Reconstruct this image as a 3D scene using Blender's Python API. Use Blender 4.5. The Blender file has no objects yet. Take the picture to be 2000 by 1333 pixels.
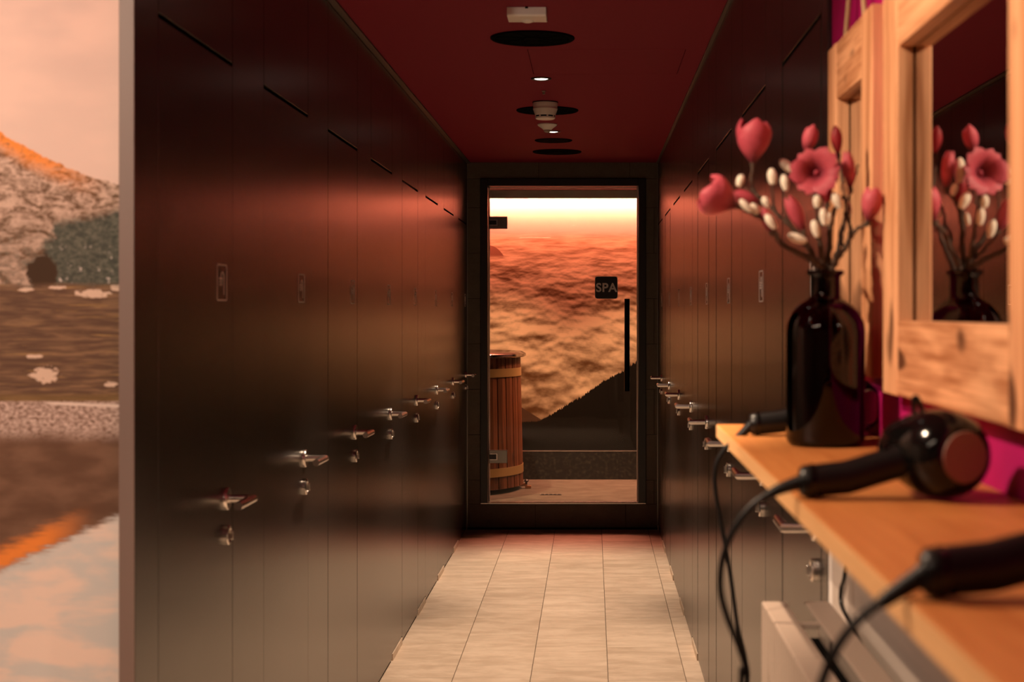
import bpy, bmesh, math, random
from mathutils import Vector, Matrix
random.seed(7)
PI = math.pi
scene = bpy.context.scene
C = scene.collection

# ------------------------------------------------------------------ camera, world, exposure
F = 3000.0            # focal length in pixels of the 2000 x 1333 frame
VX, VY = 1156.0, 605.0
CAMZ = 1.497
cd = bpy.data.cameras.new('camera')
cam = bpy.data.objects.new('camera', cd); C.objects.link(cam)
cam.location = (0, 0, CAMZ); cam.rotation_euler = (PI/2, 0, 0)
cd.sensor_width = 36; cd.lens = F/2000*36
cd.shift_x = -(VX-1000)/2000; cd.shift_y = -(666.5-VY)/2000
cd.clip_start = 0.02; cd.clip_end = 60
cd.dof.use_dof = True; cd.dof.focus_distance = 9.0; cd.dof.aperture_fstop = 6.0
scene.camera = cam
w = bpy.data.worlds.new('world'); scene.world = w; w.use_nodes = True
w.node_tree.nodes['Background'].inputs[0].default_value = (1, .62, .4, 1)
w.node_tree.nodes['Background'].inputs[1].default_value = 0.0
vs = scene.view_settings
vs.view_transform = 'Standard'; vs.look = 'None'; vs.gamma = 1; vs.exposure = 0.0
try: vs.use_curve_mapping = False
except Exception: pass
scene.cycles.use_denoising = True
scene.cycles.max_bounces = 8; scene.cycles.diffuse_bounces = 4; scene.cycles.glossy_bounces = 5
scene.cycles.transparent_max_bounces = 16; scene.cycles.transmission_bounces = 8
scene.cycles.sample_clamp_indirect = 4.0
scene.cycles.caustics_reflective = False; scene.cycles.caustics_refractive = False
WARM = (1.0, .72, .50)
CORRIDOR_W, NEAR_W, MURAL_W, SPA_W = 310.0, 122.0, 82.0, 150.0
LINEAR_STRENGTH = 34.0
LED_STRENGTH = 720.0

def P(px, py, d):
    return Vector(((px-VX)*d/F, d, CAMZ-(py-VY)*d/F))

# ------------------------------------------------------------------ node helpers
class S:
    """a value in a node tree, with arithmetic that adds Math nodes"""
    def __init__(s, nt, v): s.nt, s.v = nt, v
    def put(s, inp):
        if isinstance(s.v, (int, float)): inp.default_value = s.v
        else: s.nt.links.new(s.v, inp)
    def op(s, o, *a, clamp=False):
        n = s.nt.nodes.new('ShaderNodeMath'); n.operation = o; n.use_clamp = clamp
        for i, q in enumerate((s,)+a):
            (q if isinstance(q, S) else S(s.nt, float(q))).put(n.inputs[i])
        return S(s.nt, n.outputs[0])
    def __add__(s, b): return s.op('ADD', b)
    __radd__ = __add__
    def __sub__(s, b): return s.op('SUBTRACT', b)
    def __rsub__(s, b): return S(s.nt, float(b)).op('SUBTRACT', s)
    def __mul__(s, b): return s.op('MULTIPLY', b)
    __rmul__ = __mul__
    def __truediv__(s, b): return s.op('DIVIDE', b)
    def __rtruediv__(s, b): return S(s.nt, float(b)).op('DIVIDE', s)
    def max(s, b): return s.op('MAXIMUM', b)
    def min(s, b): return s.op('MINIMUM', b)
    def abs(s): return s.op('ABSOLUTE')
    def smooth(s, a, b):
        n = s.nt.nodes.new('ShaderNodeMapRange'); n.interpolation_type = 'SMOOTHSTEP'
        s.put(n.inputs[0])
        lo, hi = (0, 1) if b > a else (1, 0)
        n.inputs[1].default_value = min(a, b); n.inputs[2].default_value = max(a, b)
        n.inputs[3].default_value = lo; n.inputs[4].default_value = hi
        return S(s.nt, n.outputs[0])

class Mat:
    def __init__(s, name, rough=.5, metal=0, color=(.5, .5, .5), spec=.5):
        s.m = bpy.data.materials.new(name); s.m.use_nodes = True
        s.nt = s.m.node_tree; s.b = s.nt.nodes['Principled BSDF']
        s.b.inputs['Base Color'].default_value = (*color, 1)
        s.b.inputs['Roughness'].default_value = rough
        s.b.inputs['Metallic'].default_value = metal
        s.b.inputs['Specular IOR Level'].default_value = spec
        s._tc = None
    def coord(s, which='Object'):
        if s._tc is None: s._tc = s.nt.nodes.new('ShaderNodeTexCoord')
        return s._tc.outputs[which]
    def pos(s):
        return s.nt.nodes.new('ShaderNodeNewGeometry').outputs['Position']
    def xyz(s, v):
        n = s.nt.nodes.new('ShaderNodeSeparateXYZ'); s.nt.links.new(v, n.inputs[0])
        return [S(s.nt, o) for o in n.outputs]
    def vec(s, x, y, z):
        n = s.nt.nodes.new('ShaderNodeCombineXYZ')
        for i, q in enumerate((x, y, z)): (q if isinstance(q, S) else S(s.nt, float(q))).put(n.inputs[i])
        return n.outputs[0]
    def scaled(s, v, sc, loc=(0, 0, 0)):
        n = s.nt.nodes.new('ShaderNodeMapping'); s.nt.links.new(v, n.inputs[0])
        n.inputs['Scale'].default_value = sc; n.inputs['Location'].default_value = loc
        return n.outputs[0]
    def rnd(s):
        return S(s.nt, s.nt.nodes.new('ShaderNodeObjectInfo').outputs['Random'])
    def shift(s, v, amount):
        n = s.nt.nodes.new('ShaderNodeVectorMath'); n.operation = 'ADD'
        s.nt.links.new(v, n.inputs[0]); s.nt.links.new(s.vec(s.rnd()*amount, s.rnd()*amount*1.7, s.rnd()*amount*.6), n.inputs[1])
        return n.outputs[0]
    def noise(s, v, scale=1, detail=3, rough=.5, dist=0):
        n = s.nt.nodes.new('ShaderNodeTexNoise'); s.nt.links.new(v, n.inputs['Vector'])
        n.inputs['Scale'].default_value = scale; n.inputs['Detail'].default_value = detail
        n.inputs['Roughness'].default_value = rough; n.inputs['Distortion'].default_value = dist
        return S(s.nt, n.outputs[0])
    def mix(s, fac, a, b):
        n = s.nt.nodes.new('ShaderNodeMix'); n.data_type = 'RGBA'
        (fac if isinstance(fac, S) else S(s.nt, float(fac))).put(n.inputs[0])
        for i, q in ((6, a), (7, b)):
            if isinstance(q, tuple): n.inputs[i].default_value = (*q, 1)
            else: s.nt.links.new(q, n.inputs[i])
        return n.outputs[2]
    def color(s, c): s.nt.links.new(c, s.b.inputs['Base Color']); return s
    def roughness(s, v): v.put(s.b.inputs['Roughness']); return s
    def bump(s, h, strength=.3, dist=.002):
        n = s.nt.nodes.new('ShaderNodeBump'); h.put(n.inputs['Height'])
        n.inputs['Strength'].default_value = strength; n.inputs['Distance'].default_value = dist
        s.nt.links.new(n.outputs[0], s.b.inputs['Normal']); return s

M = {}
def simple(name, color, rough=.5, metal=0, spec=.5):
    M[name] = Mat(name, rough, metal, color, spec).m

# laminate of the cubicle walls and doors: dark brown, satin
t = Mat('laminate', .36, 0, spec=.8)
v = t.coord('Object')
n = t.noise(t.scaled(v, (260, 260, 5)), 1, 3, .6)
t.color(t.mix(n, (.017, .0145, .0125), (.024, .020, .017)))
t.roughness(n*.05+.235)
M['laminate'] = t.m
simple('backing', (.008, .007, .006), .8)
simple('panel_edge', (.17, .115, .095), .5)
simple('steel', (.62, .58, .54), .27, 1)
simple('steel_dark', (.25, .24, .22), .3, 1)
simple('brass_band', (.50, .34, .13), .35, .5)
simple('black_metal', (.010, .010, .010), .35)
simple('black_plastic', (.004, .0035, .0035), .35, 0, .3)
simple('black_gloss', (.003, .003, .003), .12, 0, .35)
simple('rubber', (.005, .0045, .0045), .45, 0, .25)
simple('grille_disc', (.20, .10, .07), .6)
simple('white_plastic', (.93, .88, .82), .4)
simple('vent_black', (.004, .004, .004), .9, 0, .03)
simple('vent_gap', (.002, .002, .002), .9)
simple('sign_print', (.75, .66, .6), .5)
simple('sign_black', (.008, .008, .008), .4)
simple('sign_letter', (.75, .72, .70), .5)
simple('sign_border', (.4, .36, .33), .5)
simple('rim_metal', (.52, .50, .48), .14, 1)
simple('radiator_paint', (.30, .235, .19), .4)
simple('radiator_dark', (.004, .004, .004), .9, 0, .05)
simple('white_trim', (.75, .70, .66), .5)
simple('rope', (.45, .30, .16), .9)
simple('pistil', (.28, .02, .04), .6)
simple('copper', (.55, .30, .15), .35, 1)
simple('plaster', (.35, .25, .2), .8)
simple('spa_dark', (.03, .022, .018), .7)
simple('fascia', (.42, .34, .27), .6)
simple('pelmet', (.85, .78, .70), .6)
simple('trim_brown', (.06, .042, .032), .4)

t = Mat('ceiling_paint', .75, 0, (.30, .012, .035), .25)
n = t.noise(t.coord('Object'), 60, 3)
t.color(t.mix(n, (.235, .008, .027), (.27, .010, .033))); M['ceiling_paint'] = t.m
t = Mat('magenta_paint', .7, 0, spec=.25)
n = t.noise(t.coord('Object'), 40, 3)
t.color(t.mix(n, (.42, .004, .12), (.48, .006, .145))); M['magenta_paint'] = t.m

t = Mat('floor_stone', .5, 0, spec=.35)
v = t.shift(t.coord('Object'), 9)
n1 = t.noise(t.scaled(v, (5, 12, 5)), 1, 6, .65, .4)
n2 = t.noise(t.scaled(v, (34, 90, 40)), 1, 4, .6, .6)
f = n1.smooth(.32, .7)*.7+n2*.3
t.color(t.mix((f+t.rnd()*.25-.12).op('ADD', 0, clamp=True), (.50, .385, .29), (.74, .60, .48)))
t.bump(n1*.7+n2*.3, .5, .004); M['floor_stone'] = t.m
simple('grout', (.13, .095, .07), .9)
t = Mat('slate', .55, 0, spec=.4)
v = t.shift(t.coord('Object'), 9)
n1 = t.noise(t.scaled(v, (12, 12, 20)), 1, 6, .65)
n2 = t.noise(v, 90, 4, .6)
t.color(t.mix(n1*.6+n2*.4, (.065, .056, .044), (.18, .155, .12)))
t.bump(n1*.6+n2*.4, .5, .003); M['slate'] = t.m
t = Mat('spa_stone', .85, 0, spec=.12)
v = t.coord('Object')
n1 = t.noise(v, 7, 6, .65); n2 = t.noise(v, 60, 4, .6)
t.color(t.mix(n1.smooth(.3, .7)*.7+n2*.3, (.065, .058, .042), (.13, .118, .09))); t.bump(n2, .3, .002)
M['spa_stone'] = t.m
t = Mat('spa_plinth', .4, 0, spec=.5)
n1 = t.noise(t.coord('Object'), 40, 4, .6); t.color(t.mix(n1.smooth(.45, .7), (.014, .012, .010), (.055, .046, .034)))
M['spa_plinth'] = t.m

def wood(name, axis, dark, light, rough=.55, knots=.0, amount=8, fine=1.0):
    t = Mat(name, rough, 0, spec=.3)
    v = t.shift(t.coord('Object'), amount)
    sc = [9, 9, 9]; sc[axis] = .9
    sf = [130*fine]*3; sf[axis] = 3
    g = t.noise(t.scaled(v, tuple(sc)), 1, 4, .55, .9)
    f = t.noise(t.scaled(v, tuple(sf)), 1, 3, .6)
    rings = (g*26).op('SINE')*.5+.5
    fac = rings*.40+f.smooth(.3, .7)*.42+g*.35-.14
    c = t.mix(fac.op('ADD', 0, clamp=True), light, dark)
    if knots:
        sk = [14, 14, 14]; sk[axis] = 7
        k = t.noise(t.scaled(v, tuple(sk), (3, 1, 2)), 1, 1, .4).smooth(.66, .74)
        c = t.mix(k*knots, c, (dark[0]*.22, dark[1]*.18, dark[2]*.15))
    t.color(c); t.bump(f*.5+rings*.5, .25, .0015)
    M[name] = t.m
wood('frame_wood_y', 1, (.32, .10, .028), (.92, .49, .26), .65, .9)
wood('frame_wood_z', 2, (.32, .10, .028), (.92, .49, .26), .65, .9)
wood('shelf_wood', 1, (.40, .135, .034), (.54, .215, .062), .42, 0, 0, .6)
wood('tub_wood', 2, (.075, .024, .008), (.20, .070, .024), .5, .6, 6)
wood('twig', 2, (.022, .014, .009), (.09, .055, .036), .8, 0, 3)

t = Mat('petal', .55, 0, spec=.3)
z = t.noise(t.coord('Object'), 120, 3); r = t.rnd()
zz = t.xyz(t.coord('Object'))[2]
c = t.mix((z*.4+r*.6), (.27, .022, .042), (.56, .105, .135))
t.color(t.mix(zz.smooth(.024, .002), c, (.09, .006, .014)))
t.b.inputs['Subsurface Weight'].default_value = .0
M['petal'] = t.m
t = Mat('petal_dark', .55, 0, spec=.3)
z = t.noise(t.coord('Object'), 120, 3)
t.color(t.mix(z, (.16, .008, .012), (.30, .02, .025))); M['petal_dark'] = t.m
t = Mat('bud', .8, 0, spec=.2)
z = t.noise(t.coord('Object'), 200, 3)
t.color(t.mix(z, (.62, .55, .42), (.85, .80, .68))); M['bud'] = t.m

# clear glass of the door: fresnel mirror over clear
def glass_mat(name, tint, ior=1.45, rough=0.0):
    m = bpy.data.materials.new(name); m.use_nodes = True; nt = m.node_tree; nt.nodes.clear()
    o = nt.nodes.new('ShaderNodeOutputMaterial'); mx = nt.nodes.new('ShaderNodeMixShader')
    tr = nt.nodes.new('ShaderNodeBsdfTransparent'); tr.inputs[0].default_value = (*tint, 1)
    gl = nt.nodes.new('ShaderNodeBsdfGlossy'); gl.inputs['Roughness'].default_value = rough
    fr = nt.nodes.new('ShaderNodeFresnel'); fr.inputs[0].default_value = ior
    nt.links.new(fr.outputs[0], mx.inputs[0]); nt.links.new(tr.outputs[0], mx.inputs[1]); nt.links.new(gl.outputs[0], mx.inputs[2])
    nt.links.new(mx.outputs[0], o.inputs[0]); M[name] = m
glass_mat('clear_glass', (.97, .97, .96), 1.22)
glass_mat('amber_glass', (.20, .045, .014), 1.45, .02)
t = Mat('mirror_silver', .015, 1, (.86, .85, .84)); M['mirror_silver'] = t.m

def emit(name, color, strength):
    m = bpy.data.materials.new(name); m.use_nodes = True; nt = m.node_tree; nt.nodes.clear()
    o = nt.nodes.new('ShaderNodeOutputMaterial'); e = nt.nodes.new('ShaderNodeEmission')
    e.inputs[0].default_value = (*color, 1); e.inputs[1].default_value = strength
    nt.links.new(e.outputs[0], o.inputs[0]); M[name] = m
emit('lamp_lens', (1, .85, .68), 9.0)
emit('led_strip', (1, .30, .185), LED_STRENGTH)
emit('linear_lens', (1, .76, .56), LINEAR_STRENGTH)

# ---- printed photo wall beside the cubicles: alpine lake (print coordinates u to the side, v downwards)
MURAL_Y = 2.885
t = Mat('lake_print', .9, 0, spec=.1)
x, y, z = t.xyz(t.pos())
u = x*(F/MURAL_Y)+VX; vv = (CAMZ-z)*(F/MURAL_Y)+VY
def nz(sx, sy, detail=4, rough=.55, off=0, dist=0):
    return t.noise(t.vec(u/sx+off, vv/sy+off*.7, 0), 1, detail, rough, dist)
skyn = nz(260, 120, 3, .5, 3)
col = t.mix(skyn.smooth(.35, .7)*.8, (.72, .50, .43), (.56, .41, .37))
col = t.mix(vv.smooth(0, 330)*.5, col, (.74, .55, .47))
uc = u.max(-900)
ridge = 258+uc*.62-uc*uc*.00075+(nz(18, 18, 3, .6, 5)-.5)*16
inm = (vv-ridge).smooth(-1.5, 1.5)
rock = nz(42, 20, 6, .62, 11, 1.0); rock2 = nz(12, 9, 5, .65, 17, .8)
rk = t.mix((rock*.6+rock2*.4).smooth(.40, .60), (.13, .075, .045), (.56, .39, .31))
rk = t.mix((vv-ridge).smooth(52, 6)*u.smooth(215, 60)*rock2.smooth(.2, .55), rk, (.80, .26, .055))
rk = t.mix(vv.smooth(395, 520)*rock2.smooth(.42, .62)*.75, rk, (.085, .07, .05))
col = t.mix(inm, col, rk)
fb = (nz(34, 30, 5, .6, 23)-.5)*120
forest = (u+(vv-480)*.45+fb).smooth(78, 102)*(vv+u*.18+(rock-.5)*44).smooth(444, 466)
fcol = t.mix(rock2.smooth(.35, .7), (.055, .058, .048), (.14, .135, .105))
fcol = t.mix(nz(16, 22, 4, .6, 31).smooth(.60, .68)*vv.smooth(455, 520), fcol, (.55, .47, .42))
col = t.mix(forest, col, fcol)
tree = ((u-83)*(u-83)/900+(vv-533)*(vv-533)/1300+(rock2-.5)*1.4).smooth(1.1, .8)
col = t.mix(tree, col, (.055, .032, .02))
md = (vv+(nz(90, 30, 3, .5, 41)-.5)*34).smooth(550, 566)
st = nz(80, 7, 5, .6, 47, .6)
mcol = t.mix(st.smooth(.42, .66), (.11, .062, .042), (.22, .128, .075))
mcol = t.mix(nz(130, 5, 4, .6, 53, .5).smooth(.60, .70), mcol, (.36, .21, .085))
mcol = t.mix(vv.smooth(765, 778)*.6, mcol, (.20, .12, .045))
for (cx, cy, rx, ry) in ((88, 733, 27, 15), (182, 574, 34, 8), (228, 562, 13, 6), (215, 751, 13, 5), (52, 566, 14, 4), (112, 562, 17, 3), (66, 697, 18, 4)):
    e = (u-cx)*(u-cx)/(rx*rx)+(vv-cy)*(vv-cy)/(ry*ry)+(nz(11, 7, 3, .6, cx)-.5)*4.5
    mcol = t.mix(e.smooth(1.1, .75), mcol, (.62, .44, .34))
col = t.mix(md, col, mcol)
wt = vv.smooth(782, 787)
rip = nz(9, 4.2, 4, .7, 61, .5)
wcol = t.mix(rip.smooth(.36, .62), (.15, .085, .06), (.60, .44, .38))
dk = (vv+(rip-.5)*46+(nz(60, 30, 2, .5, 67)-.5)*26).smooth(838, 868)
wcol = t.mix(dk, wcol, t.mix(nz(90, 40, 4, .5, 71).smooth(.35, .7), (.125, .066, .042), (.19, .105, .068)))
ed = vv-(1112-u*.47)+(nz(40, 5, 4, .65, 73)-.5)*56
wcol = t.mix(ed.smooth(-54, -20)*ed.smooth(14, -12)*u.smooth(190, 70), wcol, (.78, .24, .05))
cl = nz(170, 75, 4, .5, 79, .4)+(nz(60, 5, 3, .6, 83)-.5)*.10
scol = t.mix(cl.smooth(.40, .60), (.58, .57, .55), (.80, .63, .54))
wcol = t.mix(ed.smooth(-6, 14), wcol, scol)
shore = (vv-788-(u-95)*.04).abs().smooth(4, 1.5)*u.smooth(80, 105)
wcol = t.mix(shore, wcol, (.68, .54, .47))
col = t.mix(wt, col, wcol)
t.color(col); M['lake_print'] = t.m

# ---- printed photo wall of the spa room: sea of cloud with a dark mountainside
SPA_Y = 11.95
t = Mat('cloud_print', .95, 0, spec=.08)
x, y, z = t.xyz(t.pos())
u = x*(F/SPA_Y)+VX; vv = (CAMZ-z)*(F/SPA_Y)+VY
def nz(sx, sy, detail=4, rough=.55, off=0, dist=0):
    return t.noise(t.vec(u/sx+off, vv/sy+off*.7, 0), 1, detail, rough, dist)
h = (vv-432).max(8)
Y = h.op('LOGARITHM', math.e)*7.0
X = (u-1100)/(h*.15+24)
def billow(dy, off, k):
    return t.noise(t.vec(X*k*.9+off, Y*k*.95-dy, off), 1, 5, .46, .1)
na, nb_ = billow(0, 2.0, 1.0), billow(.22, 2.0, 1.0)
big = t.noise(t.vec(X*.33+4, Y*.36, 7), 1, 2, .5)
cf = (nb_-na)*1.7*(h.smooth(10, 150)*.6+.4)+na*.45+big*.62-.04
dens = cf.smooth(.22, .74)
far = vv.smooth(560, 460)
col = t.mix(dens, (.13, .056, .022), (.97, .66, .43))
col = t.mix(far*.5, col, (.50, .26, .14))
col = t.mix(vv.smooth(474, 446), col, (.56, .35, .29))
dome = (vv-480-(u-957)*(u-957)*.028).smooth(-1, 1)*vv.smooth(504, 498)*u.smooth(986, 982)
col = t.mix(dome, col, (.25, .10, .06))
tn = (t.noise(t.vec(u/3.2, 5, 0), 1, 3, .7)-.5)*20
r3 = 797+(u-1020)*.62
col = t.mix((vv-r3).smooth(-1, 1)*u.smooth(1062, 1054), col, (.10, .05, .03))
r2 = (823-(u-1056)*.62).min(824)+tn+(t.noise(t.vec(u/40, 9, 0), 1, 2)-.5)*14
col = t.mix((vv-r2).smooth(-1, 1), col, (.012, .009, .007))
t.color(col); M['cloud_print'] = t.m

# ------------------------------------------------------------------ mesh helpers
class MB:
    def __init__(s): s.v, s.f = [], []
    def add(s, vs_, fs):
        o = len(s.v); s.v += [tuple(q) for q in vs_]; s.f += [tuple(i+o for i in f) for f in fs]; return s
    def box(s, x0, x1, y0, y1, z0, z1):
        return s.add([(x0,y0,z0),(x1,y0,z0),(x1,y1,z0),(x0,y1,z0),(x0,y0,z1),(x1,y0,z1),(x1,y1,z1),(x0,y1,z1)],
                     [(0,3,2,1),(4,5,6,7),(0,1,5,4),(1,2,6,5),(2,3,7,6),(3,0,4,7)])
    def ring_loft(s, rings, cap0=True, cap1=True):
        n = len(rings[0]); o = len(s.v)
        for r in rings: s.v += [tuple(q) for q in r]
        for i in range(len(rings)-1):
            for j in range(n):
                a, b = o+i*n+j, o+i*n+(j+1) % n
                s.f.append((a, b, b+n, a+n))
        if cap0: s.f.append(tuple(o+j for j in range(n-1, -1, -1)))
        if cap1: s.f.append(tuple(o+(len(rings)-1)*n+j for j in range(n)))
        return s
    def lathe(s, prof, c=(0, 0, 0), axis='z', seg=32, closed=False):
        rings = []
        for r, h_ in prof:
            ring = []
            for j in range(seg):
                a = 2*PI*j/seg; p = (r*math.cos(a), r*math.sin(a), h_)
                if axis == 'x': p = (p[2], p[0], p[1])
                elif axis == 'y': p = (p[1], p[2], p[0])
                ring.append((p[0]+c[0], p[1]+c[1], p[2]+c[2]))
            rings.append(ring)
        if closed: rings.append(rings[0])
        return s.ring_loft(rings, not closed, not closed)
    def tube(s, pts, rad, seg=10, caps=True):
        pts = [Vector(p) for p in pts]; n = len(pts)
        rads = rad if isinstance(rad, (list, tuple)) else [rad]*n
        up = None; rings = []
        for i, p in enumerate(pts):
            d = (pts[min(i+1, n-1)]-pts[max(i-1, 0)]).normalized()
            if up is None:
                up = Vector((0, 0, 1)) if abs(d.z) < .9 else Vector((1, 0, 0))
            side = d.cross(up).normalized(); up = side.cross(d).normalized()
            k = 1.0
            if 0 < i < n-1:
                c = (pts[i]-pts[i-1]).normalized().dot((pts[i+1]-pts[i]).normalized())
                k = min(1.5, 1/max(.5, math.sqrt((1+c)/2)))
            bis = None
            rings.append([p+rads[i]*(math.cos(2*PI*j/seg)*side*k+math.sin(2*PI*j/seg)*up) for j in range(seg)])
        return s.ring_loft(rings, caps, caps)
    def mesh(s, name):
        me = bpy.data.meshes.new(name); me.from_pydata(s.v, [], s.f); me.update()
        b = bmesh.new(); b.from_mesh(me); bmesh.ops.recalc_face_normals(b, faces=b.faces); b.to_mesh(me); b.free()
        return me
    def build(s, name, mat, parent=None, smooth=False, bevel=0, seg=2, loc=None, angle=.6):
        me = s.mesh(name)
        if bevel:
            b = bmesh.new(); b.from_mesh(me)
            bmesh.ops.bevel(b, geom=[e for e in b.edges if len(e.link_faces) == 2 and e.calc_face_angle() > .5], offset=bevel, segments=seg, profile=.5, affect='EDGES')
            b.to_mesh(me); b.free()
        return link(name, me, mat, parent, smooth, loc, angle)

def link(name, me, mat, parent=None, smooth=False, loc=None, angle=.6):
    if mat and not me.materials: me.materials.append(M[mat])
    if smooth:
        for p in me.polygons: p.use_smooth = True
        try: me.set_sharp_from_angle(angle=angle)
        except Exception: pass
    o = bpy.data.objects.new(name, me); C.objects.link(o)
    if parent: o.parent = parent
    if loc is not None: o.location = loc
    return o
def empty(name, loc=(0, 0, 0), rz=0):
    o = bpy.data.objects.new(name, None); C.objects.link(o); o.location = loc; o.rotation_euler = (0, 0, rz)
    o.empty_display_size = .05; return o
def tag(o, label=None, cat=None, group=None, kind=None):
    if label: o['label'] = label
    if cat: o['category'] = cat
    if group: o['group'] = group
    if kind: o['kind'] = kind
    return o
def copy_tree(o, parent=None):
    c = o.copy(); C.objects.link(c); c.parent = parent
    for ch in list(o.children): copy_tree(ch, c)
    return c
_cache = {}
def slab(name, mat, parent, x0, x1, y0, y1, z0, z1, bevel=.001):
    """a box piece; alike pieces share their mesh"""
    k = (mat, round(x1-x0, 4), round(y1-y0, 4), round(z1-z0, 4), bevel)
    if k not in _cache:
        a, b_, c = (x1-x0)/2, (y1-y0)/2, (z1-z0)/2
        o = MB().box(-a, a, -b_, b_, -c, c).build(name, mat, parent, bevel=bevel, seg=1)
        _cache[k] = o.data
    else: o = link(name, _cache[k], mat, parent)
    o.location = ((x0+x1)/2, (y0+y1)/2, (z0+z1)/2); return o
def smoothpath(pts, n=8):
    pts = [Vector(p) for p in pts]; out = []
    for i in range(len(pts)-1):
        p0, p1, p2, p3 = pts[max(i-1, 0)], pts[i], pts[i+1], pts[min(i+2, len(pts)-1)]
        for k in range(n):
            t_ = k/n
            out.append(.5*((2*p1)+(p2-p0)*t_+(2*p0-5*p1+4*p2-p3)*t_*t_+(3*p1-p0-3*p2+p3)*t_**3))
    return out+[pts[-1]]

# ------------------------------------------------------------------ the setting
XL, XR, XW = -.85, .45, .458            # cubicle fronts left and right, painted wall on the right
YL, YR, YE = 2.852, 2.928, 10.45        # near ends of the two rows, end wall
CEIL = 2.5
D0, PERIOD, DW, DTOP = 3.012, .967, .62, 2.071
NEARX, NEARY = -2.75, -1.6

fl = MB().box(XL-.05, XR+.05, YL, YE+.02, -.08, -.004).box(NEARX, XW+.05, NEARY, YL, -.08, -.004).build('floor', 'grout'); tag(fl, kind='structure')
TW, TL, J = .315, .62, .0028
cols = [(-.564-TW, .04), (-.564, .274), (-.249, .146), (.066, .61), (.381, .35)]
def lay(xa, xb, ya, yb, off, x_lo, x_hi):
    xa, xb = max(xa, x_lo), min(xb, x_hi)
    if xb-xa < .01: return
    y = off % TL - TL
    while y < yb:
        a, b_ = max(y, ya), min(y+TL, yb)
        if b_-a > .02: slab('floor_tile', 'floor_stone', fl, xa+J/2, xb-J/2, a+J/2, b_-J/2, -.008, 0, .0008)
        y += TL
for xa, off in cols: lay(xa, xa+TW, YL, YE, off, XL-.022, XR+.022)
x = .381+TW; i = 0
offs = [.35, .61, .146, .274, .04, .3, .5, .1, .4, .2, .55, .25]
while x > NEARX:
    lay(x-TW, x, NEARY, YL, offs[i % 12], NEARX, XW); x -= TW; i += 1

HX0, HX1, HY0, HY1 = -.249, .363, 5.916, 6.54
ce = MB()
ce.box(NEARX, XW+.05, NEARY, YL+.1, CEIL, CEIL+.06)
ce.box(XL-.05, XR+.05, YL+.1, HY0, CEIL, CEIL+.06).box(XL-.05, XR+.05, HY1, YE+.02, CEIL, CEIL+.06)
ce.box(XL-.05, HX0, HY0, HY1, CEIL, CEIL+.06).box(HX1, XR+.05, HY0, HY1, CEIL, CEIL+.06)
ce.box(HX0-.01, HX1+.01, HY0-.01, HY1+.01, CEIL+.05, CEIL+.07)
ce = ce.build('ceiling', 'ceiling_paint'); tag(ce, kind='structure')
slab('access_panel', 'ceiling_paint', ce, HX0+.002, HX1-.002, HY0+.002, HY1-.002, CEIL, CEIL+.02)

def row_wall(name, sx, xf, y_near, y_near_panel):
    """backing, fixed panels, headers and plinth blocks of one cubicle row; sx = side the backing lies on"""
    a, b_ = sorted((xf+sx*.022, xf+sx*.05))
    wl = MB().box(a, b_, y_near+(.09 if sx < 0 else .01), YE, 0, CEIL).build(name, 'backing'); tag(wl, kind='structure')
    g = .0016; th = .018
    pa, pb = sorted((xf, xf+sx*th)); fa, fb_ = sorted((xf-sx*.003, xf+sx*.016))
    def fixed(y0, y1):
        slab('panel', 'laminate', wl, pa, pb, y0+g, y1-g, .034, CEIL-.012)
        slab('plinth', 'floor_stone', wl, fa, fb_, y0+.01, y1-.01, 0, .030)
    fixed(y_near_panel, D0)
    for k in range(8):
        y0 = D0+PERIOD*k
        slab('header_panel', 'laminate', wl, pa, pb, y0+g, y0+DW-g, DTOP+.010, CEIL-.012)
        fixed(y0+DW, min(y0+PERIOD, YE-.002))
    return wl
wall_left = row_wall('wall_left', -1, XL, YL, YL+.004)
wall_right = row_wall('wall_right', 1, XR, YR, YR+.002)
# ceiling edge trims and the end profile of the left row
tag(MB().box(XL-.002, XL+.024, YL, YE, CEIL-.009, CEIL-.001).build('trim_1', 'trim_brown', bevel=.001), kind='structure')
tag(MB().box(XR-.012, XR+.002, YR-.02, YE, CEIL-.009, CEIL-.001).build('trim_2', 'trim_brown', bevel=.001), kind='structure')
tag(MB().box(XL-.0285, XL, YL, YL+.0035, 0, CEIL-.001).build('trim_3', 'panel_edge', bevel=.001), 'pale brown profile closing the end of the cubicle row beside the lake print', kind='structure')
tag(MB().box(XR+.001, XW-.0005, YR-.03, YR, 0, 1.27).build('trim_4', 'white_trim', bevel=.001), kind='structure')

# walls of the near room
wm = MB().box(NEARX, XL-.020, MURAL_Y, MURAL_Y+.07, 0, CEIL).build('wall_mural', 'lake_print')
tag(wm, 'wall printed with a photograph of a mountain lake at sunset', kind='structure')
wv = MB().box(XW, XW+.08, NEARY, YR, 0, CEIL).build('wall_vanity', 'magenta_paint'); tag(wv, 'magenta painted wall behind the mirrors', kind='structure')
t = Mat('wall_panel_grey', .6, 0, spec=.3)
n1 = t.noise(t.scaled(t.coord('Object'), (4, 4, 60)), 1, 4, .6); t.color(t.mix(n1, (.42, .35, .30), (.56, .48, .42))); M['wall_panel_grey'] = t.m
MB().box(XW-.004, XW, NEARY, YR-.031, 0, 1.262).build('lower_cladding', 'wall_panel_grey', wv)
tag(MB().box(NEARX-.08, NEARX, NEARY, MURAL_Y, 0, CEIL).build('wall_far', 'plaster'), kind='structure')
tag(MB().box(NEARX, XW, NEARY-.08, NEARY, 0, CEIL).build('wall_rear', 'plaster'), kind='structure')

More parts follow.
